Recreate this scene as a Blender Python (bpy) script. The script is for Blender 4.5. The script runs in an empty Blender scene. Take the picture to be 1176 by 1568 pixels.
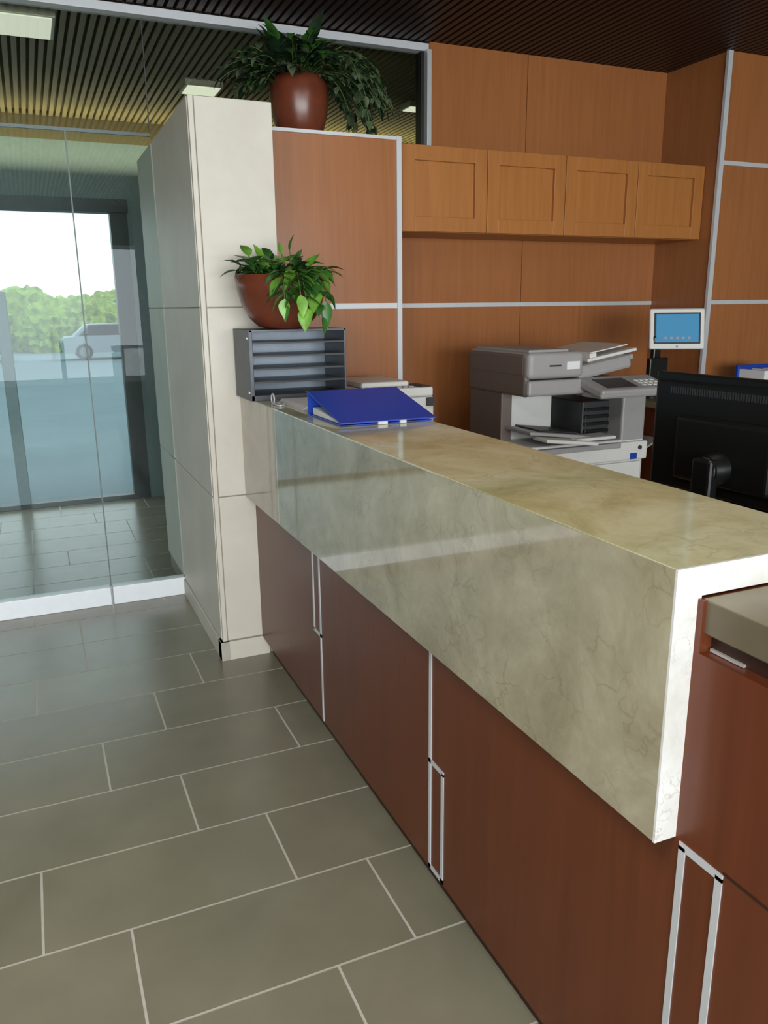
import bpy, bmesh, math, random
from mathutils import Vector, Matrix
random.seed(7)
H=1.437
sc=bpy.context.scene
def lin(c):
    r=[]
    for v in c:
        v/=255.0
        r.append(v/12.92 if v<=0.04045 else ((v+0.055)/1.055)**2.4)
    return (*r,1)
# ---------------------------------------------------------------- materials
def newmat(name):
    m=bpy.data.materials.new(name); m.use_nodes=True
    nt=m.node_tree; return m,nt,nt.nodes['Principled BSDF']
def N(nt,t,**kw):
    n=nt.nodes.new(t)
    for k,v in kw.items(): setattr(n,k,v)
    return n
def plain(name,col,rough=.5,metal=0,var=.06,scale=30,spec=.5,bump=0):
    m,nt,b=newmat(name)
    tc=N(nt,'ShaderNodeTexCoord'); no=N(nt,'ShaderNodeTexNoise')
    no.inputs['Scale'].default_value=scale; no.inputs['Detail'].default_value=4
    nt.links.new(tc.outputs['Object'],no.inputs['Vector'])
    r=N(nt,'ShaderNodeValToRGB'); c=lin(col)
    r.color_ramp.elements[0].position=.3; r.color_ramp.elements[1].position=.7
    r.color_ramp.elements[0].color=tuple(x*(1-var) for x in c[:3])+(1,)
    r.color_ramp.elements[1].color=tuple(min(1,x*(1+var)) for x in c[:3])+(1,)
    nt.links.new(no.outputs['Fac'],r.inputs['Fac']); nt.links.new(r.outputs['Color'],b.inputs['Base Color'])
    b.inputs['Roughness'].default_value=rough; b.inputs['Metallic'].default_value=metal
    b.inputs['Specular IOR Level'].default_value=spec
    if bump:
        bp=N(nt,'ShaderNodeBump'); bp.inputs['Strength'].default_value=bump; bp.inputs['Distance'].default_value=.002
        nt.links.new(no.outputs['Fac'],bp.inputs['Height']); nt.links.new(bp.outputs['Normal'],b.inputs['Normal'])
    return m
def wood(name,c1,c2,rough=.35,sc3=(14,14,.7),spec=.5):
    m,nt,b=newmat(name)
    tc=N(nt,'ShaderNodeTexCoord'); mp=N(nt,'ShaderNodeMapping'); mp.inputs['Scale'].default_value=sc3
    no=N(nt,'ShaderNodeTexNoise'); no.inputs['Scale'].default_value=3.2; no.inputs['Detail'].default_value=9; no.inputs['Distortion'].default_value=.4
    no2=N(nt,'ShaderNodeTexNoise'); no2.inputs['Scale'].default_value=1.3; no2.inputs['Detail'].default_value=2
    nt.links.new(tc.outputs['Object'],mp.inputs['Vector']); nt.links.new(mp.outputs['Vector'],no.inputs['Vector'])
    nt.links.new(tc.outputs['Object'],no2.inputs['Vector'])
    ad=N(nt,'ShaderNodeMix'); ad.data_type='FLOAT'; ad.inputs[0].default_value=.35
    nt.links.new(no.outputs['Fac'],ad.inputs[2]); nt.links.new(no2.outputs['Fac'],ad.inputs[3])
    r=N(nt,'ShaderNodeValToRGB'); r.color_ramp.elements[0].position=.32; r.color_ramp.elements[1].position=.68
    r.color_ramp.elements[0].color=lin(c1); r.color_ramp.elements[1].color=lin(c2)
    nt.links.new(ad.outputs[0],r.inputs['Fac']); nt.links.new(r.outputs['Color'],b.inputs['Base Color'])
    b.inputs['Roughness'].default_value=rough; b.inputs['Specular IOR Level'].default_value=spec
    return m
def marble(name,ca,cb,cc,cv,rough=.1,scale=3.0,vein=.5,spec=.5,coat=0,lo=.34,hi=.66):
    m,nt,b=newmat(name)
    tc=N(nt,'ShaderNodeTexCoord')
    n1=N(nt,'ShaderNodeTexNoise'); n1.inputs['Scale'].default_value=scale; n1.inputs['Detail'].default_value=9; n1.inputs['Distortion'].default_value=.5; n1.inputs['Roughness'].default_value=.68
    nt.links.new(tc.outputs['Object'],n1.inputs['Vector'])
    r=N(nt,'ShaderNodeValToRGB'); e=r.color_ramp.elements
    e[0].position=lo; e[0].color=lin(ca); e[1].position=hi; e[1].color=lin(cc)
    k=e.new(.5); k.color=lin(cb)
    nt.links.new(n1.outputs['Fac'],r.inputs['Fac'])
    # crackle veins: noise-warped voronoi cell edges
    nw=N(nt,'ShaderNodeTexNoise'); nw.inputs['Scale'].default_value=scale*2.2; nw.inputs['Detail'].default_value=5
    nt.links.new(tc.outputs['Object'],nw.inputs['Vector'])
    vm=N(nt,'ShaderNodeVectorMath',operation='MULTIPLY_ADD'); vm.inputs[1].default_value=(.16,.16,.16)
    nt.links.new(nw.outputs['Color'],vm.inputs[0]); nt.links.new(tc.outputs['Object'],vm.inputs[2])
    vo=N(nt,'ShaderNodeTexVoronoi',feature='DISTANCE_TO_EDGE'); vo.inputs['Scale'].default_value=scale*2.4
    nt.links.new(vm.outputs[0],vo.inputs['Vector'])
    r2=N(nt,'ShaderNodeValToRGB'); r2.color_ramp.elements[0].position=0; r2.color_ramp.elements[1].position=.05
    r2.color_ramp.elements[0].color=(vein,)*3+(1,); r2.color_ramp.elements[1].color=(0,0,0,1)
    nt.links.new(vo.outputs['Distance'],r2.inputs['Fac'])
    n3=N(nt,'ShaderNodeTexNoise'); n3.inputs['Scale'].default_value=scale*1.6; n3.inputs['Detail'].default_value=3
    nt.links.new(tc.outputs['Object'],n3.inputs['Vector'])
    r3=N(nt,'ShaderNodeValToRGB'); r3.color_ramp.elements[0].position=.44; r3.color_ramp.elements[1].position=.62
    nt.links.new(n3.outputs['Fac'],r3.inputs['Fac'])
    mu=N(nt,'ShaderNodeMath',operation='MULTIPLY')
    nt.links.new(r2.outputs['Color'],mu.inputs[0]); nt.links.new(r3.outputs['Color'],mu.inputs[1])
    mx=N(nt,'ShaderNodeMix'); mx.data_type='RGBA'
    nt.links.new(mu.outputs[0],mx.inputs[0]); nt.links.new(r.outputs['Color'],mx.inputs[6]); mx.inputs[7].default_value=lin(cv)
    nt.links.new(mx.outputs[2],b.inputs['Base Color']); b.inputs['Roughness'].default_value=rough
    b.inputs['Specular IOR Level'].default_value=spec
    if coat: 
        b.inputs['Coat Weight'].default_value=coat; b.inputs['Coat IOR'].default_value=1.7; b.inputs['Coat Roughness'].default_value=.04
    return m
def tilemat():
    m,nt,b=newmat('floor_tile')
    tc=N(nt,'ShaderNodeTexCoord'); g=N(nt,'ShaderNodeNewGeometry')
    n1=N(nt,'ShaderNodeTexNoise'); n1.inputs['Scale'].default_value=4; n1.inputs['Detail'].default_value=8
    nt.links.new(tc.outputs['Object'],n1.inputs['Vector'])
    mx=N(nt,'ShaderNodeMix'); mx.data_type='FLOAT'; mx.inputs[0].default_value=.2
    nt.links.new(n1.outputs['Fac'],mx.inputs[2]); nt.links.new(g.outputs['Random Per Island'],mx.inputs[3])
    r=N(nt,'ShaderNodeValToRGB'); r.color_ramp.elements[0].position=.25; r.color_ramp.elements[1].position=.75
    r.color_ramp.elements[0].color=lin((122,117,98)); r.color_ramp.elements[1].color=lin((142,137,116))
    nt.links.new(mx.outputs[0],r.inputs['Fac']); nt.links.new(r.outputs['Color'],b.inputs['Base Color'])
    b.inputs['Roughness'].default_value=.26; b.inputs['Specular IOR Level'].default_value=.65
    return m
def glass(name,tint,base=.05,edge=.6):
    m,nt,b=newmat(name); nt.nodes.remove(b)
    out=nt.nodes['Material Output']
    tr=N(nt,'ShaderNodeBsdfTransparent'); tr.inputs[0].default_value=tint
    gl=N(nt,'ShaderNodeBsdfGlossy'); gl.inputs['Roughness'].default_value=.0; gl.inputs[0].default_value=(.9,.97,1,1)
    lw=N(nt,'ShaderNodeLayerWeight'); lw.inputs['Blend'].default_value=.5
    p=N(nt,'ShaderNodeMath',operation='POWER'); p.inputs[1].default_value=5
    mm=N(nt,'ShaderNodeMath',operation='MULTIPLY_ADD'); mm.inputs[1].default_value=edge; mm.inputs[2].default_value=base
    nt.links.new(lw.outputs['Facing'],p.inputs[0]); nt.links.new(p.outputs[0],mm.inputs[0])
    mix=N(nt,'ShaderNodeMixShader'); nt.links.new(mm.outputs[0],mix.inputs[0]); nt.links.new(tr.outputs[0],mix.inputs[1]); nt.links.new(gl.outputs[0],mix.inputs[2])
    nt.links.new(mix.outputs[0],out.inputs['Surface'])
    return m
def emis(name,col,s):
    m,nt,b=newmat(name)
    b.inputs['Base Color'].default_value=lin(col); b.inputs['Emission Color'].default_value=lin(col); b.inputs['Emission Strength'].default_value=s
    return m
WALL=wood('wood_wall_panel',(142,88,48),(158,100,57),.32)
CABU=wood('wood_upper_cabinet',(154,96,45),(170,110,54),.38)
CABL=wood('wood_counter_front',(88,41,20),(100,50,26),.34)
DARKW=plain('dark_wood_toe_kick',(48,24,14),.5)
STONE=marble('stone_column',(190,184,170),(196,190,177),(202,197,184),(184,176,160),.5,2.0,.1)
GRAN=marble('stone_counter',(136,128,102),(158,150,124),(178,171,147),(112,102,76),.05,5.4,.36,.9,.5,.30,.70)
GRAN2=marble('stone_counter_lit',(166,157,141),(178,169,153),(186,179,163),(152,140,118),.07,4.2,.25,.7)  # same counter stone; brighter light on this piece is painted in as a paler tone
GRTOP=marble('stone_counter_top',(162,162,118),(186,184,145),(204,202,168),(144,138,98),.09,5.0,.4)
GREND=marble('stone_end_pale',(196,194,186),(208,207,202),(218,218,215),(166,160,144),.6,9,.6)  # paler, rougher version of the counter stone for its end faces
ALU=plain('brushed_aluminium',(205,205,205),.38,.55,.02)
ALUW=plain('satin_aluminium',(196,198,200),.42,.2,.02)
ALUR=plain('bright_rail_aluminium',(232,236,240),.4,.1,.02)
ALUD=plain('dark_aluminium',(60,62,60),.4,.5)
TILE=tilemat(); GROUT=plain('grout',(196,192,180),.8)
CEIL=wood('ceiling_slat_wood',(42,24,16),(52,30,20),.5,(14,.7,14))
CEIL2=wood('ceiling_slat_lit',(124,116,88),(146,136,104),.5,(14,.7,14))  # same slats beyond the glass; being lit is put into the lighter colour
BLK=plain('ceiling_void_black',(14,10,9),.9)
VOID2=plain('ceiling_void_olive',(126,118,92),.9)
PLAST=plain('dark_spandrel',(100,114,112),.5)
OLIVE=plain('olive_header',(84,74,44),.5)
WHITE=plain('white_plastic',(212,210,205),.45,0,.02)
GREY=plain('grey_plastic',(152,149,147),.45,0,.02)
TAUPE=plain('taupe_plastic',(108,95,88),.5,0,.03)
DGREY=plain('dark_grey_plastic',(48,48,50),.5)
BLACK=plain('black_plastic',(13,14,13),.35)
SORT=plain('sorter_metal',(76,79,84),.42,.3)
SORT2=plain('sorter_shelf',(122,132,142),.4,.2)
BLUE=plain('blue_vinyl',(16,58,160),.4,0,.04)
PAPER=plain('paper',(218,218,218),.8,0,.02)
TERRA=plain('terracotta_glaze',(104,52,34),.3,0,.15,12)
SOIL=plain('soil',(40,28,20),.95,0,.3,60)
LEAF1=plain('leaf_bright',(104,150,56),.35,0,.3,25)
LEAF2=plain('leaf_mid',(54,98,40),.35,0,.3,25)
LEAF3=plain('leaf_dark',(28,48,28),.42,0,.35,25)
LEAF4=plain('leaf_variegated',(84,98,70),.45,0,.35,40)
STEM=plain('stem',(70,92,40),.6)
DESK=plain('desk_laminate',(128,118,94),.4)
DESKE=plain('desk_edge_laminate',(94,84,66),.45)
PAINT=plain('painted_wall',(130,124,110),.8)
LWALL=plain('lobby_wall_dark',(84,70,56),.6)
GL=glass('glass_partition',(.74,.84,.83,1),.014,.5)
GLC=glass('glass_clerestory',(.60,.62,.50,1),.03,.6)
GLO=glass('glass_facade',(.9,.96,.96,1),.01,.5)
SCREEN=emis('tablet_screen_glow',(36,104,140),.5)
LIT=emis('luminaire_diffuser',(226,232,230),.8)
LIT2=emis('luminaire_diffuser_bright',(240,245,235),.9)
PAVE=plain('pavement',(104,122,128),.8,0,.06,1)
HEDGE=plain('hedge_leaves',(124,146,48),.8,0,.5,3)
CARP=plain('car_paint_silver',(120,130,138),.4,.0)
TYRE=plain('tyre_rubber',(30,30,32),.9)
HUB=plain('wheel_hub_grey',(90,94,98),.8)
POST=plain('pale_blue_post',(130,146,152),.4)
# ---------------------------------------------------------------- builder
class B:
    def __init__(s,name): s.n=name; s.v=[]; s.f=[]; s.m=[]; s.sm=[]; s.mats=[]
    def mi(s,m):
        if m not in s.mats: s.mats.append(m)
        return s.mats.index(m)
    def add(s,vs,fs,mat,smooth=False):
        o=len(s.v); s.v+= [tuple(v) for v in vs]; k=s.mi(mat)
        for f in fs: s.f.append([i+o for i in f]); s.m.append(k); s.sm.append(smooth)
    def box(s,lo,hi,mat,bev=0,T=None,seg=2):
        lo=Vector(lo); hi=Vector(hi); c=(lo+hi)/2; d=hi-lo
        if bev<=0:
            vs=[Vector((x,y,z)) for x in (lo.x,hi.x) for y in (lo.y,hi.y) for z in (lo.z,hi.z)]
            fs=[(0,1,3,2),(4,6,7,5),(0,4,5,1),(2,3,7,6),(0,2,6,4),(1,5,7,3)]
        else:
            bm=bmesh.new(); bmesh.ops.create_cube(bm,size=1)
            for v in bm.verts: v.co=Vector((v.co.x*d.x,v.co.y*d.y,v.co.z*d.z))+c
            bmesh.ops.bevel(bm,geom=bm.edges[:],offset=min(bev,min(d)*.45),segments=seg,profile=.5,affect='EDGES')
            bm.verts.index_update()
            vs=[v.co.copy() for v in bm.verts]; fs=[[v.index for v in f.verts] for f in bm.faces]; bm.free()
        if T is not None: vs=[T@v for v in vs]
        s.add(vs,fs,mat)
    def cyl(s,p0,p1,r0,r1,mat,seg=20,caps=True,smooth=True):
        p0=Vector(p0); p1=Vector(p1); a=(p1-p0).normalized()
        u=a.orthogonal().normalized(); w=a.cross(u)
        vs=[]
        for p,r in ((p0,r0),(p1,r1)):
            for i in range(seg):
                t=2*math.pi*i/seg; vs.append(p+(u*math.cos(t)+w*math.sin(t))*r)
        fs=[(i,(i+1)%seg,seg+(i+1)%seg,seg+i) for i in range(seg)]
        s.add(vs,fs,mat,smooth)
        if caps: s.add(vs,[list(range(seg))[::-1],list(range(seg,2*seg))],mat)
    def tube(s,pts,r,mat,seg=8):
        for a,b in zip(pts[:-1],pts[1:]):
            if (Vector(a)-Vector(b)).length>1e-6: s.cyl(a,b,r,r,mat,seg,False)
    def lathe(s,prof,c,mat,seg=40):
        vs=[]; n=len(prof)
        for r,z in prof:
            for i in range(seg):
                t=2*math.pi*i/seg; vs.append((c[0]+r*math.cos(t),c[1]+r*math.sin(t),c[2]+z))
        fs=[(j*seg+i,j*seg+(i+1)%seg,(j+1)*seg+(i+1)%seg,(j+1)*seg+i) for j in range(n-1) for i in range(seg)]
        s.add(vs,fs,mat,True)
    def prism(s,pts,ax,a0,a1,mat,T=None):
        n=len(pts)
        def P(p,a): return Vector({'x':(a,p[0],p[1]),'y':(p[0],a,p[1]),'z':(p[0],p[1],a)}[ax])
        vs=[P(p,a0) for p in pts]+[P(p,a1) for p in pts]
        if T is not None: vs=[T@v for v in vs]
        fs=[list(range(n)),list(range(n,2*n))[::-1]]+[(i,(i+1)%n,n+(i+1)%n,n+i) for i in range(n)]
        s.add(vs,fs,mat)
    def done(s,parent=None,recalc=True):
        me=bpy.data.meshes.new(s.n); me.from_pydata(s.v,[],s.f)
        for m in s.mats: me.materials.append(m)
        me.polygons.foreach_set('material_index',s.m); me.polygons.foreach_set('use_smooth',s.sm)
        if recalc:
            bm=bmesh.new(); bm.from_mesh(me); bmesh.ops.recalc_face_normals(bm,faces=bm.faces[:]); bm.to_mesh(me); bm.free()
        me.update()
        o=bpy.data.objects.new(s.n,me); sc.collection.objects.link(o)
        if parent: o.parent=parent
        return o
def empty(name):
    e=bpy.data.objects.new(name,None); sc.collection.objects.link(e); return e
YG=4.0; YB=3.95; YM=3.5; CZ=2.708; TZ=2.166
# ---------------------------------------------------------------- floor
b=B('floor')
b.box((-4,-4.2,-.08),(5,6.35,-.0006),GROUT)
tab={-1:.482,0:.068,1:.482,2:.287,3:.076,4:.290,5:.482}
g=.0032
k=-18
while 1.396+.3048*k<6.3:
    y0=1.396+.3048*k; y1=y0+.3048
    x=tab.get(k,random.choice([.07,.287,.482]))-.6083*8
    while x<5:
        a=max(x+g,-4); c=min(x+.6083-g,5)
        if c-a>.01: b.box((a,max(y0+g,-4.2),-.01),(c,min(y1-g,6.3),0),TILE)
        x+=.6083
    k+=1
b.done()
# ---------------------------------------------------------------- ceiling
b=B('ceiling')
b.box((-4,-4.2,CZ+.05),(5,YG+.02,CZ+.12),BLK)
b.box((-4,YG+.02,CZ+.03),(5,6.35,CZ+.12),VOID2)
x=-4
while x<5:
    b.box((x,-4.2,CZ),(x+.026,YG,CZ+.035),CEIL)
    x+=.042
x=-4
while x<5:
    b.box((x,YG+.03,CZ),(x+.026,6.3,CZ+.025),CEIL2)
    x+=.042
b.done()
# ---------------------------------------------------------------- shell walls
b=B('wall_left'); b.box((-4.1,-4.2,0),(-4,6.35,2.83),LWALL); b.done()
b=B('wall_right'); b.box((5,-4.2,0),(5.1,6.35,2.83),PAINT); b.done()
b=B('wall_rear')
b.box((-4,-4.3,0),(5,-4.2,.4),PAINT); b.box((-4,-4.3,2.3),(5,-4.2,2.83),PAINT)
b.box((-4,-4.3,.4),(-3.8,-4.2,2.3),PAINT); b.box((3.2,-4.3,.4),(5,-4.2,2.3),PAINT)
for x in (-1.5,.4,2.3): b.box((x-.03,-4.28,.4),(x+.03,-4.22,2.3),ALU)
b.done()
# wood back wall
b=B('wall_back')
b.box((1.61,YB,0),(2.568,YB+.1,TZ-.01),WALL); 
b.box((2.572,YB,0),(3.51,YB+.1,TZ-.01),WALL)
b.box((1.99,YB,TZ-.006),(2.568,YB+.1,CZ),WALL)
b.box((2.572,YB,TZ-.006),(3.51,YB+.1,CZ),WALL)
b.box((1.61,YB+.01,0),(3.51,YB+.1,TZ),BLK)
b.box((1.61,YB-.004,H-.011),(3.51,YB+.01,H+.011),ALUW)
b.done()
# right wood mass
b=B('wall_right_panelled')
b.box((3.51,YM,0),(5,YB+.1,CZ),WALL)
b.box((3.500,YM-.012,0),(3.53,YM+.006,CZ),ALUW)
for z in (H,TZ): b.box((3.53,YM-.008,z-.011),(5,YM+.004,z+.011),ALUW)
b.done()
# low wall with cap
b=B('wall_low_panelled')
b.box((.91,YM,0),(1.60,YG-.03,TZ-.012),WALL)
b.box((.91,YM-.008,TZ-.014),(1.615,YG-.03,TZ),ALUW)
b.box((1.594,YM-.012,0),(1.618,YM+.01,TZ),ALUW)
b.box((.91,YM-.006,H-.012),(1.596,YM+.003,H+.012),ALUW)
b.box((1.60,YM+.008,0),(1.612,YG-.03,TZ-.014),WALL)
b.done()
# stone column
b=B('stone_column')
X0,X1,Y0=.60,.907,3.09
zs=[.085,.703,H,TZ]
GAP=plain('panel_joint_backing',(150,142,126),.9)  # darker tone filling the joints between the stone panels
for i in range(3):
    b.box((X0+.024,Y0,zs[i]+.002),(X1,Y0+.05,zs[i+1]-.002),STONE,.002)
    for (ya,yb) in ((Y0+.02,YG-.02),(YG+.02,4.5)):
        b.box((X0,ya,zs[i]+.002),(X0+.05,yb,zs[i+1]-.002),STONE,.002)
b.box((X0+.003,Y0+.002,0),(X0+.021,Y0+.05,TZ),STONE,.002)
b.box((X0+.007,Y0+.007,0),(X1-.003,YG-.02,TZ-.006),GAP)
b.box((X0+.007,YG+.02,0),(X1-.003,4.49,TZ-.006),GAP)
b.box((X0-.008,Y0-.008,0),(.80,Y0+.05,.083),STONE,.002)
b.box((X0-.008,Y0-.008,0),(X0+.03,YG-.02,.083),STONE,.002)
b.box((X0+.008,Y0+.008,TZ-.007),(X1-.002,YG-.02,TZ-.001),STONE)
b.done()
# ---------------------------------------------------------------- glass partition
b=B('window_1')
b.add([(-4,YG,.09),(.235,YG,.09),(.235,YG,2.19),(-4,YG,2.19)],[(0,1,2,3)],GL)
b.add([(.243,YG,.09),(.6,YG,.09),(.6,YG,2.19),(.243,YG,2.19)],[(0,1,2,3)],GL)
b.add([(-4,YG,2.2),(.598,YG,2.2),(.598,YG,2.665),(-4,YG,2.665)],[(0,1,2,3)],GLC)
b.add([(.602,YG,TZ),(1.97,YG,TZ),(1.97,YG,2.665),(.602,YG,2.665)],[(0,1,2,3)],GLC)
b.box((.236,YG-.004,.09),(.242,YG+.004,2.19),PLAST)
b.box((.597,YG-.004,2.2),(.601,YG+.004,2.665),ALUD)
b.box((-4,YG-.006,2.188),(.6,YG+.006,2.202),PLAST)
b.done(recalc=False)
b=B('trim_1')
b.box((-4,YG-.028,0),(.234,YG+.028,.092),ALUR,.003); b.box((.244,YG-.028,0),(.6,YG+.028,.092),ALUR,.003)
b.done()
b=B('trim_2')
b.box((-4,YG-.04,2.668),(1.99,YG+.03,2.703),ALUW,.002)
b.box((1.968,YG-.07,TZ),(1.992,YG+.03,2.67),ALU,.002)
b.box((1.95,YG-.03,TZ),(1.968,YG+.03,2.67),BLACK)
b.done()
# ---------------------------------------------------------------- facade
b=B('wall_facade')
b.box((-4,6.3,2.56),(5,6.38,CZ+.05),OLIVE)
b.box((-4,6.3,2.18),(5,6.36,2.56),PLAST)
b.box((.62,6.3,0),(.74,6.4,2.18),ALUD)
b.box((.74,6.3,0),(5,6.36,2.18),PLAST)
b.box((-4,6.27,2.10),(.74,6.4,2.19),ALUD)
b.box((-.2,6.3,0),(-.12,6.36,1.56),POST,.004)
b.box((-4,6.3,0),(.62,6.38,.035),ALUD)
b.done()
b=B('window_2')
b.add([(-4,6.33,.035),(.62,6.33,.035),(.62,6.33,2.13),(-4,6.33,2.13)],[(0,1,2,3)],GLO)
b.done(recalc=False)
# exterior
b=B('ground'); b.box((-60,6.4,-.3),(60,15,-.03),PAVE)
b.add([(-60,15,-.03),(60,15,-.03),(60,19,-.6),(-60,19,-.6),(60,120,-.6),(-60,120,-.6)],[(0,1,2,3),(3,2,4,5)],PAVE); b.done(recalc=False)
b=B('hedge_row')
for i in range(90):
    x=-30+i*.7+random.uniform(-.3,.3); y=44+random.uniform(-1.5,3); r=random.uniform(.9,1.9); z=random.uniform(.0,.9)
    bm=bmesh.new(); bmesh.ops.create_icosphere(bm,subdivisions=4,radius=r)
    for v in bm.verts: v.co=v.co*(1+random.uniform(-.15,.15))+Vector((x,y,z))
    bm.verts.index_update(); b.add([v.co.copy() for v in bm.verts],[[v.index for v in f.verts] for f in bm.faces],HEDGE); bm.free()
b.done()
def car(x,y,name):
    b=B(name); z=-.6
    body=[(-2.2,.3),(-2.25,.7),(-2.1,.92),(-1.2,.98),(1.0,.98),(2.0,.85),(2.25,.65),(2.25,.3)]
    cab=[(-1.75,.96),(-1.25,1.42),(.3,1.46),(1.15,.97)]
    b.prism([(x+p,z+q) for p,q in body],'y',y-.85,y+.85,CARP)
    b.prism([(x+p,z+q) for p,q in cab],'y',y-.72,y+.72,CARP)
    b.prism([(x+p*.92,z+.03+(q-.03)*.97) for p,q in cab],'y',y-.735,y+.735,BLACK)
    for wx in (-1.4,1.4):
        for wy in (-.88,.7): b.cyl((x+wx,y+wy,z+.33),(x+wx,y+wy+.18,z+.33),.33,.33,TYRE,24); 
        b.cyl((x+wx,y-.9,z+.33),(x+wx,y-.87,z+.33),.2,.2,HUB,16)
    b.done()
car(3.4,36,'parked_car'); car(-3.0,36.5,'parked_car.001')
# ---------------------------------------------------------------- luminaires beyond the glass
def lum(lo,hi,mat,name):
    b=B(name); b.box((lo[0],lo[1],CZ-.03),(hi[0],hi[1],CZ+.01),ALU,.003)
    b.box((lo[0]+.015,lo[1]+.015,CZ-.034),(hi[0]-.015,hi[1]-.015,CZ-.028),mat); b.done()
lum((-.5,4.17),(.26,4.5),LIT,'ceiling_light')
lum((.98,5.05),(1.2,5.27),LIT2,'ceiling_light.001')
lum((2.40,5.05),(2.55,5.2),LIT2,'ceiling_light.002')
# ---------------------------------------------------------------- reception counter
E=empty('reception_counter')
XS=.731; ZT=1.104; ZB=.697; XI=1.07; YE=.737
b=B('stone_slab')
b.box((XS,2.609,ZB),(.776,3.088,ZT-.001),GRAN2,.0015)
b.box((XS,YE+.003,ZB),(.776,2.607,ZT-.001),GRAN,.0015)
b.box((XS+.001,YE+.003,ZT-.0415),(XI,3.088,ZT),GRTOP,.0015)
b.box((.91,3.08,ZT-.0415),(XI,YM,ZT),GRTOP,.001)
b.box((XS,YE,ZB),(.776,YE+.004,ZT),GREND)
b.box((.776,YE,ZT-.0415),(XI,YE+.004,ZT),GREND)
b.done(E)
b=B('cabinet_body')
XC=.770
b.box((XC,YE-.01,.08),(1.05,3.088,ZT-.045),CABL)
b.box((XC,-.9,.08),(1.45,YE-.01,.985),CABL)
b.box((XC+.02,-.9,.98),(1.45,YE-.002,1.015),DARKW)
b.box((XC+.038,-.88,0),(1.03,3.07,.082),DARKW)
b.done(E)
b=B('desk_top_near'); b.box((.776,-.95,1.012),(1.6,YE-.002,1.058),DESKE,.002); b.box((.777,-.945,1.0575),(1.595,YE-.004,1.0595),DESK); b.done(E)
b=B('metal_inlays')
w=.006; xa=XC-.002; xb=XC+.004
def vs(y,z0,z1): b.box((xa,y-w,z0),(xb,y+w,z1),ALUW)
def hs(y0,y1,z): b.box((xa,y0-w,z-w),(xb,y1+w,z+w),ALUW)
vs(2.304,.082,.70); vs(2.368,.391,.70); hs(2.304,2.368,.391)
vs(1.511,.082,.70); vs(1.447,.082,.381); hs(1.447,1.511,.381); hs(1.447,1.511,.088)
vs(.722,.082,.69); vs(.655,.082,.69); hs(.655,.722,.69)
vs(-.12,.082,.69); vs(-.18,.082,.69)
b.box((XC+.016,.668,.986),(XC+.021,.724,.990),ALU)
b.box((XC-.001,-.9,.697),(XC+.004,.65,.701),DARKW)
b.done(E)
b=B('work_surface')
b.box((1.05,.74,.72),(1.80,3.48,.75),DESK,.003); b.box((1.05,.74,.0),(1.08,3.48,.72),CABL); b.box((1.08,3.40,0),(1.78,3.44,.72),CABL); b.box((1.08,.78,0),(1.78,.82,.72),CABL)
b.done(E)
# ---------------------------------------------------------------- upper cabinets
b=B('wall_mounted_cabinet')
CX0,CX1,CY,CB,CT=1.668,3.508,3.60,1.778,2.163
b.box((CX0,CY+.02,CB),(CX1,YB,CT),CABU,.001)
n=4; dw=(CX1-CX0)/n
for i in range(n):
    a=CX0+i*dw+.002; c=CX0+(i+1)*dw-.002; s=.066; z0=CB+.002; z1=CT-.002
    b.box((a,CY-.006,z0),(a+s,CY+.02,z1),CABU,.0015); b.box((c-s,CY-.006,z0),(c,CY+.02,z1),CABU,.0015)
    b.box((a+s,CY-.006,z0),(c-s,CY+.02,z0+s),CABU,.0015); b.box((a+s,CY-.006,z1-s),(c-s,CY+.02,z1),CABU,.0015)
    b.box((a+s,CY+.012,z0+s),(c-s,CY+.02,z1-s),CABU)
b.done()
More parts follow.
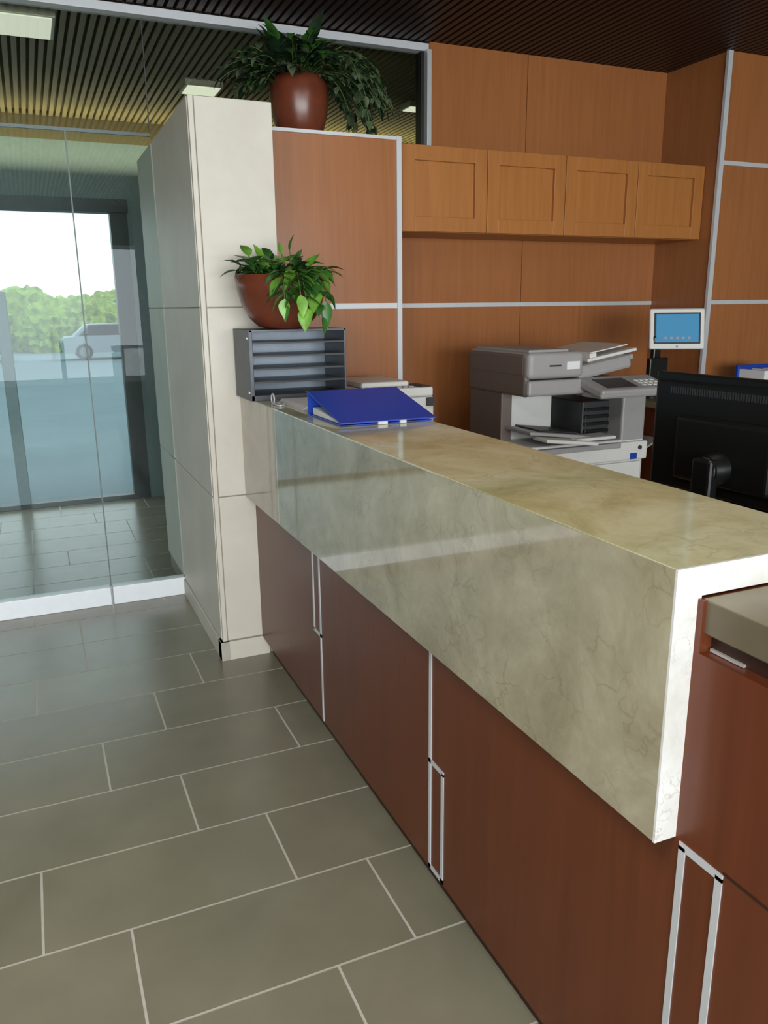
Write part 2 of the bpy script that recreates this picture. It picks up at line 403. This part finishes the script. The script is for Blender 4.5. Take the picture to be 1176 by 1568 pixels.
# ---------------------------------------------------------------- plants
def leaf(b,base,d,L,W,mat,curl=.5):
    d=d.normalized(); up=Vector((0,0,1)); side=d.cross(up)
    if side.length<.1: side=Vector((1,0,0))
    side.normalize(); nrm=side.cross(d).normalized()
    ts=[0,.12,.32,.55,.8,1]; hw=[.05,.7,1,.85,.42,0.01]
    vs=[]
    p=base.copy(); prev=0; dd=d.copy()
    for t,h in zip(ts,hw):
        p=p+dd*(t-prev)*L; dd=(dd+Vector((0,0,-curl*(t-prev)))).normalized(); prev=t
        vs+= [p-side*h*W/2+nrm*h*W*.16, p.copy(), p+side*h*W/2+nrm*h*W*.16]
    fs=[]
    for i in range(5):
        a=i*3; fs+=[(a,a+1,a+4,a+3),(a+1,a+2,a+5,a+4)]
    b.add(vs,fs,mat,True)
def plant(b,c,r0,stems,Lr,steps,grav,LL,mats,seed,el=(.3,1.3),ymax=99,zmin=-99,azs=None,first=1,wr=(.42,.58)):
    R=random.Random(seed)
    for i in range(stems):
        az=R.uniform(0,2*math.pi) if azs is None else R.uniform(*azs); e=R.uniform(*el)
        p=Vector(c)+Vector((math.cos(az),math.sin(az),0))*R.uniform(0,r0*.8)
        d=Vector((math.cos(az)*math.cos(e),math.sin(az)*math.cos(e),math.sin(e)))
        L=R.uniform(*Lr); st=L/steps; pts=[p.copy()]
        for k in range(steps):
            p=p+d*st; d=(d+Vector((R.uniform(-.12,.12),R.uniform(-.12,.12),-grav*st*10))).normalized()
            rad=math.hypot(p.x-c[0],p.y-c[1])
            if rad<r0*1.12 and p.z<c[2]+.01: p.z=c[2]+.01
            if p.y>ymax: p.y=ymax
            if p.z<zmin: break
            pts.append(p.copy())
            if k>=first:
                for sgn in ((1,-1) if k<steps-1 else (0,)):
                    sd=d.cross(Vector((0,0,1))); 
                    if sd.length<.05: sd=Vector((1,0,0))
                    sd.normalize()
                    ld=(d*.6+sd*sgn*R.uniform(.6,1.1)+Vector((0,0,R.uniform(-.3,.4)))).normalized()
                    LLn=LL*R.uniform(.7,1.25)
                    if p.y+ld.y*LLn>ymax: ld.y=-abs(ld.y)
                    leaf(b,p,ld,LLn,LLn*R.uniform(*wr),R.choice(mats),R.uniform(.3,1.2))
        b.tube(pts,.0022,STEM,5)
# bowl planter on sorter
ZS=1.358
E=empty('potted_pothos')
b=B('bowl'); c=(.862,2.905,ZS+.001)
b.lathe([(0,0),(.055,0),(.09,.010),(.122,.04),(.146,.085),(.160,.135),(.168,.188),(.160,.190),(.154,.18),(.146,.16),(0,.158)],c,TERRA,56)
b.done(E)
b=B('soil'); b.lathe([(0,.172),(.08,.174),(.152,.165)],c,SOIL,32); b.done(E)
b=B('foliage'); cc=(c[0],c[1],ZS+.18)
plant(b,cc,.14,34,(.04,.09),3,.5,.066,[LEAF1,LEAF2,LEAF2,LEAF2,LEAF3],3,(.4,1.2),3.06,first=0,wr=(.5,.65))
plant(b,(cc[0]+.04,cc[1],cc[2]),.04,3,(.08,.10),3,.1,.05,[LEAF1,LEAF1,LEAF2],8,(1.1,1.5),3.06,wr=(.55,.7))
plant(b,cc,.17,8,(.16,.26),6,1.5,.075,[LEAF1,LEAF2,LEAF2],25,(.3,.6),3.06,ZS+.03,(-1.9,-1.1),wr=(.5,.65))
plant(b,cc,.15,4,(.10,.13),4,.8,.07,[LEAF2,LEAF1],6,(.3,.6),3.06,ZS+.08,(-.9,.1),wr=(.5,.6))
b.done(E,False)
# high planter
E=empty('potted_ivy')
c=(1.215,3.70,TZ)
b=B('pot'); b.lathe([(0,0),(.085,0),(.10,.02),(.122,.09),(.132,.16),(.128,.215),(.115,.245),(.108,.248),(.104,.24),(.10,.22),(0,.218)],c,TERRA,48); b.done(E)
b=B('soil'); b.lathe([(0,.228),(.06,.23),(.104,.222)],c,SOIL,24); b.done(E)
b=B('foliage'); cc=(c[0],c[1],TZ+.235)
plant(b,cc,.10,60,(.14,.27),5,.4,.065,[LEAF3,LEAF3,LEAF3,LEAF2,LEAF4],11,(.2,1.1),3.96)
plant(b,cc,.08,12,(.12,.18),4,.12,.11,[LEAF3,LEAF3,LEAF2],12,(.8,1.4),3.96)
plant(b,cc,.10,44,(.32,.48),9,.60,.05,[LEAF3,LEAF4,LEAF4],13,(.3,1.0),3.96,TZ+.01,(-1.0,.4))
plant(b,cc,.10,16,(.22,.32),8,.55,.055,[LEAF3,LEAF3,LEAF4],14,(.3,1.0),3.96,TZ+.08,(2.4,4.2))
b.done(E,False)
# ---------------------------------------------------------------- file sorter
b=B('desktop_file_sorter')
x0,x1,y0,y1=.715,1.085,2.845,3.078; z0=ZT; z1=ZS
b.box((x0,y0,z0),(x0+.014,y1,z1),SORT,.002); b.box((x1-.006,y0,z0),(x1,y1,z1),SORT,.001)
b.box((x0,y0,z1-.008),(x1,y1,z1),SORT,.001); b.box((x0,y1-.008,z0),(x1,y1,z1),SORT2)
b.box((x0,y0,z0),(x1,y1,z0+.02),SORT,.001)
for i in range(1,5):
    z=z0+.02+i*(z1-z0-.02)/5
    b.box((x0+.01,y0+.004,z-.002),(x1-.004,y1-.004,z+.002),SORT2); b.box((x0+.01,y0+.001,z-.003),(x1-.004,y0+.006,z+.003),DGREY)
b.cyl((x0-.004,y0+.02,z1-.03),(x0,y0+.02,z1-.03),.006,.006,ALU,10); b.cyl((x0-.004,y0+.02,z0+.03),(x0,y0+.02,z0+.03),.006,.006,ALU,10)
b.done()
# keys + papers
b=B('key_ring')
def ring(b,c,R,r,mat,ax='z',n=18):
    pts=[]
    for i in range(n+1):
        t=2*math.pi*i/n
        o={'z':(R*math.cos(t),R*math.sin(t),0),'y':(R*math.cos(t),0,R*math.sin(t)),'x':(0,R*math.cos(t),R*math.sin(t))}[ax]
        pts.append((c[0]+o[0],c[1]+o[1],c[2]+o[2]))
    b.tube(pts,r,mat,6)
ring(b,(.765,2.74,ZT+.018),.018,.003,ALUW,'x'); ring(b,(.775,2.72,ZT+.003),.016,.0025,ALUW)
b.box((.760,2.67,ZT+.001),(.775,2.73,ZT+.006),ALUW,.001); b.box((.785,2.69,ZT+.001),(.795,2.75,ZT+.006),ALUW,.001); b.cyl((.77,2.665,ZT+.001),(.77,2.665,ZT+.006),.014,.014,ALUW,14)
b.done()
b=B('paper_stack')
for i in range(6): b.box((.80+.002*i,2.52-.003*i,ZT+.0005+.002*i),(1.0+.003*i,2.79,ZT+.0018+.002*i),PAPER)
b.done()
# ---------------------------------------------------------------- binder
b=B('ring_binder')
x0,x1=.785,1.075; yf,yb=2.105,2.41; hb=.074
b.prism([(yf,ZT+.001),(yb,ZT+.001),(yb,ZT+.004),(yf,ZT+.004)],'x',x0,x1,BLUE)
b.prism([(yb-.004,ZT+.001),(yb,ZT+.001),(yb,ZT+hb),(yb-.004,ZT+hb)],'x',x0,x1,BLUE)
b.prism([(yb,ZT+hb),(yb-.02,ZT+hb+.002),(yf-.005,ZT+.012),(yf-.005,ZT+.008),(yb-.02,ZT+hb-.002),(yb,ZT+hb-.004)],'x',x0-.005,x1+.008,BLUE)
b.prism([(yf+.03,ZT+.005),(yb-.03,ZT+.005),(yb-.03,ZT+.026),(yf+.05,ZT+.012)],'x',x0+.008,x1-.012,PAPER)
for x in (.83,.93,1.03): ring(b,(x,yb-.045,ZT+.03),.024,.0018,ALU,'x')
b.box((x0+.01,yb-.06,ZT+.004),(x1-.01,yb-.03,ZT+.008),ALU)
b.box((.895,yf-.009,ZT+.0005),(.925,yf+.004,ZT+.010),ALUW,.001); b.box((.965,yf-.009,ZT+.0005),(.985,yf+.004,ZT+.010),ALUW,.001)
b.done()
# ---------------------------------------------------------------- small printer
b=B('desktop_printer')
b.box((1.2,3.06,.75),(1.57,3.44,1.06),WHITE,.012); b.box((1.21,3.05,1.06),(1.56,3.44,1.10),WHITE,.008)
b.box((1.25,3.10,1.10),(1.47,3.40,1.125),WHITE,.01)
b.box((1.50,3.055,1.099),(1.55,3.20,1.104),DGREY)
for i in range(8): b.box((1.26+i*.028,3.07,1.10),(1.28+i*.028,3.09,1.106),GREY,.001)
b.box((1.24,3.045,.86),(1.53,3.07,.92),DGREY,.003); b.box((1.53,3.046,1.02),(1.565,3.06,1.055),DGREY)
b.box((1.26,2.99,.85),(1.54,3.06,.86),GREY,.002)
b.done()
# ---------------------------------------------------------------- copier
b=B('office_copier')
cx0,cx1,cy0,cy1=2.02,2.70,3.0,3.54
b.box((cx0+.03,cy0+.02,.03),(cx1,cy1,.80),WHITE,.01)
for z in (.18,.36,.54): 
    b.box((cx0+.05,cy0+.005,z),(cx1-.02,cy0+.03,z+.15),WHITE,.006); b.box((cx0+.25,cy0,z+.11),(cx0+.42,cy0+.02,z+.13),DGREY,.003)
b.box((cx0+.03,cy0-.005,.70),(cx1+.005,cy0+.03,.79),WHITE,.008); b.box((cx0+.05,cy0-.01,.765),(cx1-.16,cy0+.02,.79),GREY,.004)
b.box((cx1-.10,cy0-.008,.705),(cx1-.06,cy0,.735),BLUE)
b.cyl((cx1-.045,cy0-.012,.76),(cx1-.045,cy0,.76),.01,.01,DGREY,16)
for x in (cx0+.1,cx1-.08):
    for y in (cy0+.1,cy1-.08): b.cyl((x,y,0),(x,y,.035),.025,.025,BLACK,14)
b.box((cx0,cy0+.24,.60),(cx0+.06,cy1,1.04),TAUPE,.006)
b.box((cx0+.06,cy1-.12,.80),(cx1,cy1,1.04),WHITE,.004)
b.box((cx0+.06,cy0+.26,.80),(cx0+.30,cy1-.1,1.03),WHITE,.004)
b.box((cx1-.14,cy0+.02,.79),(cx1,cy1,1.04),GREY,.01)
b.box((cx1-.30,cy0+.12,.80),(cx1-.14,cy1-.1,.98),DGREY,.006)
for i in range(4): b.box((cx1-.29,cy0+.105,.83+i*.035),(cx1-.15,cy0+.12,.845+i*.035),BLACK,.002)
T=Matrix.Translation((cx0+.19,cy0+.22,.845))@Matrix.Rotation(math.radians(7),4,'Y')
b.box((-.17,-.20,-.008),(.17,.20,.008),GREY,.005,T); b.box((-.10,-.16,.009),(.12,.14,.016),DGREY,.004,T)
b.box((-.13,-.28,-.03),(.16,-.16,-.012),WHITE,.006,T)
b.box((cx0+.25,cy0-.02,.815),(cx1-.2,cy0+.10,.83),WHITE,.006)
b.box((cx0-.01,cy0+.0,1.035),(cx0+.51,cy1,1.105),GREY,.012); b.box((cx0-.012,cy0+.03,1.03),(cx0+.02,cy1,1.215),TAUPE,.012)
b.box((cx0-.01,cy0+.005,1.11),(cx0+.29,cy1,1.228),GREY,.022,seg=4)
b.box((cx0-.014,cy0+.04,1.12),(cx0+.01,cy1-.02,1.22),TAUPE,.012)
b.box((cx0+.005,cy0+.03,1.224),(cx0+.22,cy1-.04,1.240),GREY,.008)
b.box((cx0+.10,cy0,1.165),(cx0+.16,cy0+.012,1.172),DGREY)
b.box((cx0+.19,cy0-.001,1.15),(cx0+.26,cy0+.012,1.185),PAPER)
T=Matrix.Translation((cx0+.41,cy0+.27,1.178))@Matrix.Rotation(math.radians(-9),4,'Y')
b.box((-.14,-.24,-.065),(.17,.24,.0),GREY,.015,T); b.box((-.05,-.2,.0),(.24,.2,.016),WHITE,.006,T); b.box((.10,-.22,-.03),(.2,.22,-.005),GREY,.006,T)
b.box((-.02,-.18,.034),(.2,.16,.040),WHITE,.002,T); b.box((-.03,-.19,.014),(.01,.19,.036),WHITE,.004,T)
T=Matrix.Translation((cx0+.47,cy0-.06,1.075))@Matrix.Rotation(math.radians(14),4,'X')
b.box((-.2,-.10,-.03),(.21,.09,.012),GREY,.012,T); b.box((-.15,-.07,.011),(.02,.05,.015),DGREY,.002,T)
for i in range(4):
    for j in range(3): b.box((.06+i*.03,-.06+j*.03,.011),(.08+i*.03,-.042+j*.03,.016),WHITE,.002,T)
b.box((cx0+.29,cy0-.12,1.02),(cx1-.02,cy0+.02,1.045),GREY,.01)
T=Matrix.Translation((cx1+.02,cy0+.22,.72))@Matrix.Rotation(math.radians(-25),4,'Y')
b.box((-.04,-.15,-.01),(.14,.15,.0),GREY,.004,T)
b.done()
# ---------------------------------------------------------------- credenza, tablet, organiser
b=B('credenza')
b.box((2.88,2.98,.05),(4.4,3.485,.92),CABL,.002); b.box((2.86,2.96,.92),(4.42,3.487,.95),DESK,.003); b.box((2.9,3.02,0),(4.38,3.47,.05),DARKW)
for i in range(3):
    a=2.89+i*.5; b.box((a,2.965,.07),(a+.49,2.98,.91),CABL,.002); b.box((a+.2,2.95,.86),(a+.3,2.965,.87),ALU,.002)
b.done()
b=B('tablet_kiosk')
cx,cy,cz=3.09,3.27,1.305
b.cyl((cx-.09,cy+.05,.95),(cx-.09,cy+.05,.962),.075,.07,BLACK,28)
b.box((cx-.115,cy+.03,.96),(cx-.065,cy+.06,1.27),BLACK,.008); b.box((cx-.16,cy+.0,1.0),(cx-.04,cy+.03,1.16),BLACK,.006)
b.cyl((cx-.09,cy+.05,1.25),(cx,cy+.03,1.3),.02,.02,BLACK,14)
T=Matrix.Translation((cx,cy,cz))@Matrix.Rotation(math.radians(-28),4,'Z')@Matrix.Rotation(math.radians(-12),4,'X')
b.box((-.14,-.008,-.105),(.14,.014,.105),WHITE,.012,T,4); b.box((-.118,-.0105,-.078),(.118,-.0075,.082),BLACK,.002,T); b.box((-.108,-.0125,-.07),(.108,-.0095,.074),SCREEN,0,T)
b.cyl(T@Vector((0,-.0095,-.092)),T@Vector((0,-.006,-.092)),.006,.006,GREY,12)
for i,xx in enumerate((-.06,-.03,0,.03,.06)): b.box((xx-.006,-.0135,-.055),(xx+.006,-.012,-.043),GREY,0,T)
b.done()
b=B('desk_organizer')
b.box((3.56,3.1,.95),(3.80,3.3,.97),BLUE,.003); b.box((3.56,3.28,.95),(3.80,3.3,1.10),BLUE,.003)
for i in range(5): b.box((3.57+i*.045,3.11,.97),(3.60+i*.045,3.28,1.08-.01*(i%2)),BLUE if i%2 else PAPER,.002)
b.done()
# ---------------------------------------------------------------- monitor
b=B('computer_monitor')
mx=1.60
T=Matrix.Translation((mx,1.47,1.09))@Matrix.Rotation(math.radians(3),4,'Z')
b.box((.0,-.27,-.165),(.022,.27,.165),BLACK,.006,T); b.box((-.02,-.25,-.145),(.0,.25,.145),BLACK,.012,T,3)
b.box((-.045,-.15,-.11),(-.015,.15,.06),BLACK,.012,T,3)
for i in range(50): b.box((-.0208,-.2+i*.008,.112),(-.0195,-.196+i*.008,.13),DGREY,0,T)
b.box((.0215,-.255,-.15),(.0235,.255,.15),DGREY,0,T)
b.cyl(T@Vector((-.085,0,-.06)),T@Vector((-.04,0,-.06)),.035,.045,BLACK,28); ring(b,tuple(T@Vector((-.087,0,-.06))),.03,.003,DGREY,'x',24)
b.box((-.105,-.03,-.325),(-.07,.03,-.03),BLACK,.008,T); 
b.box((-.18,-.12,-.339),(.04,.12,-.325),BLACK,.005,T)
b.done()
# ---------------------------------------------------------------- lights
def area(name,loc,rot,sx,sy,e,col,spread=180):
    l=bpy.data.lights.new(name,'AREA'); l.shape='RECTANGLE'; l.size=sx; l.size_y=sy; l.energy=e; l.color=col; l.spread=math.radians(spread)
    o=bpy.data.objects.new(name,l); o.location=loc; o.rotation_euler=rot; sc.collection.objects.link(o)
area('daylight_window',(-.3,-4.1,1.35),(math.radians(76),0,math.radians(-3)),7,1.8,300,(.92,.97,1),150)
area('added_overhead_fill',(1.7,1.6,2.69),(0,0,0),.5,.5,5,(1,.92,.8))  # weak fill added above the reception area, no fitting there
area('added_overhead_fill.001',(-.6,.2,2.69),(0,0,0),.9,.9,38,(1,.98,.93))  # fill added overhead to lift the lobby floor, no fitting there
area('added_slat_uplight',(0.5,6.1,2.4),(math.radians(165),0,0),7,.08,24,(1,.9,.6))  # lamp added to brighten the slat ends near the facade, no cove there
w=bpy.data.worlds.new('overcast_sky'); w.use_nodes=True; sc.world=w
w.node_tree.nodes['Background'].inputs[0].default_value=(.9,.96,1,1); w.node_tree.nodes['Background'].inputs[1].default_value=1.35
sc.view_settings.view_transform='Standard'
sc.view_settings.exposure=.4
# ---------------------------------------------------------------- camera
cam=bpy.data.cameras.new('camera'); co=bpy.data.objects.new('camera',cam); sc.collection.objects.link(co)
cam.sensor_fit='VERTICAL'; cam.sensor_height=36; cam.lens=36*1215/1568; cam.clip_start=.02; cam.clip_end=300
Yc=Vector((-548,310,-1215)).normalized(); Zc=Vector((-39,4588,1215)); Zc=(Zc-Yc*Zc.dot(Yc)).normalized(); Xc=Yc.cross(Zc)
co.matrix_world=Matrix(((Xc.x,Xc.y,Xc.z,0),(Yc.x,Yc.y,Yc.z,0),(Zc.x,Zc.y,Zc.z,H),(0,0,0,1)))
sc.camera=co
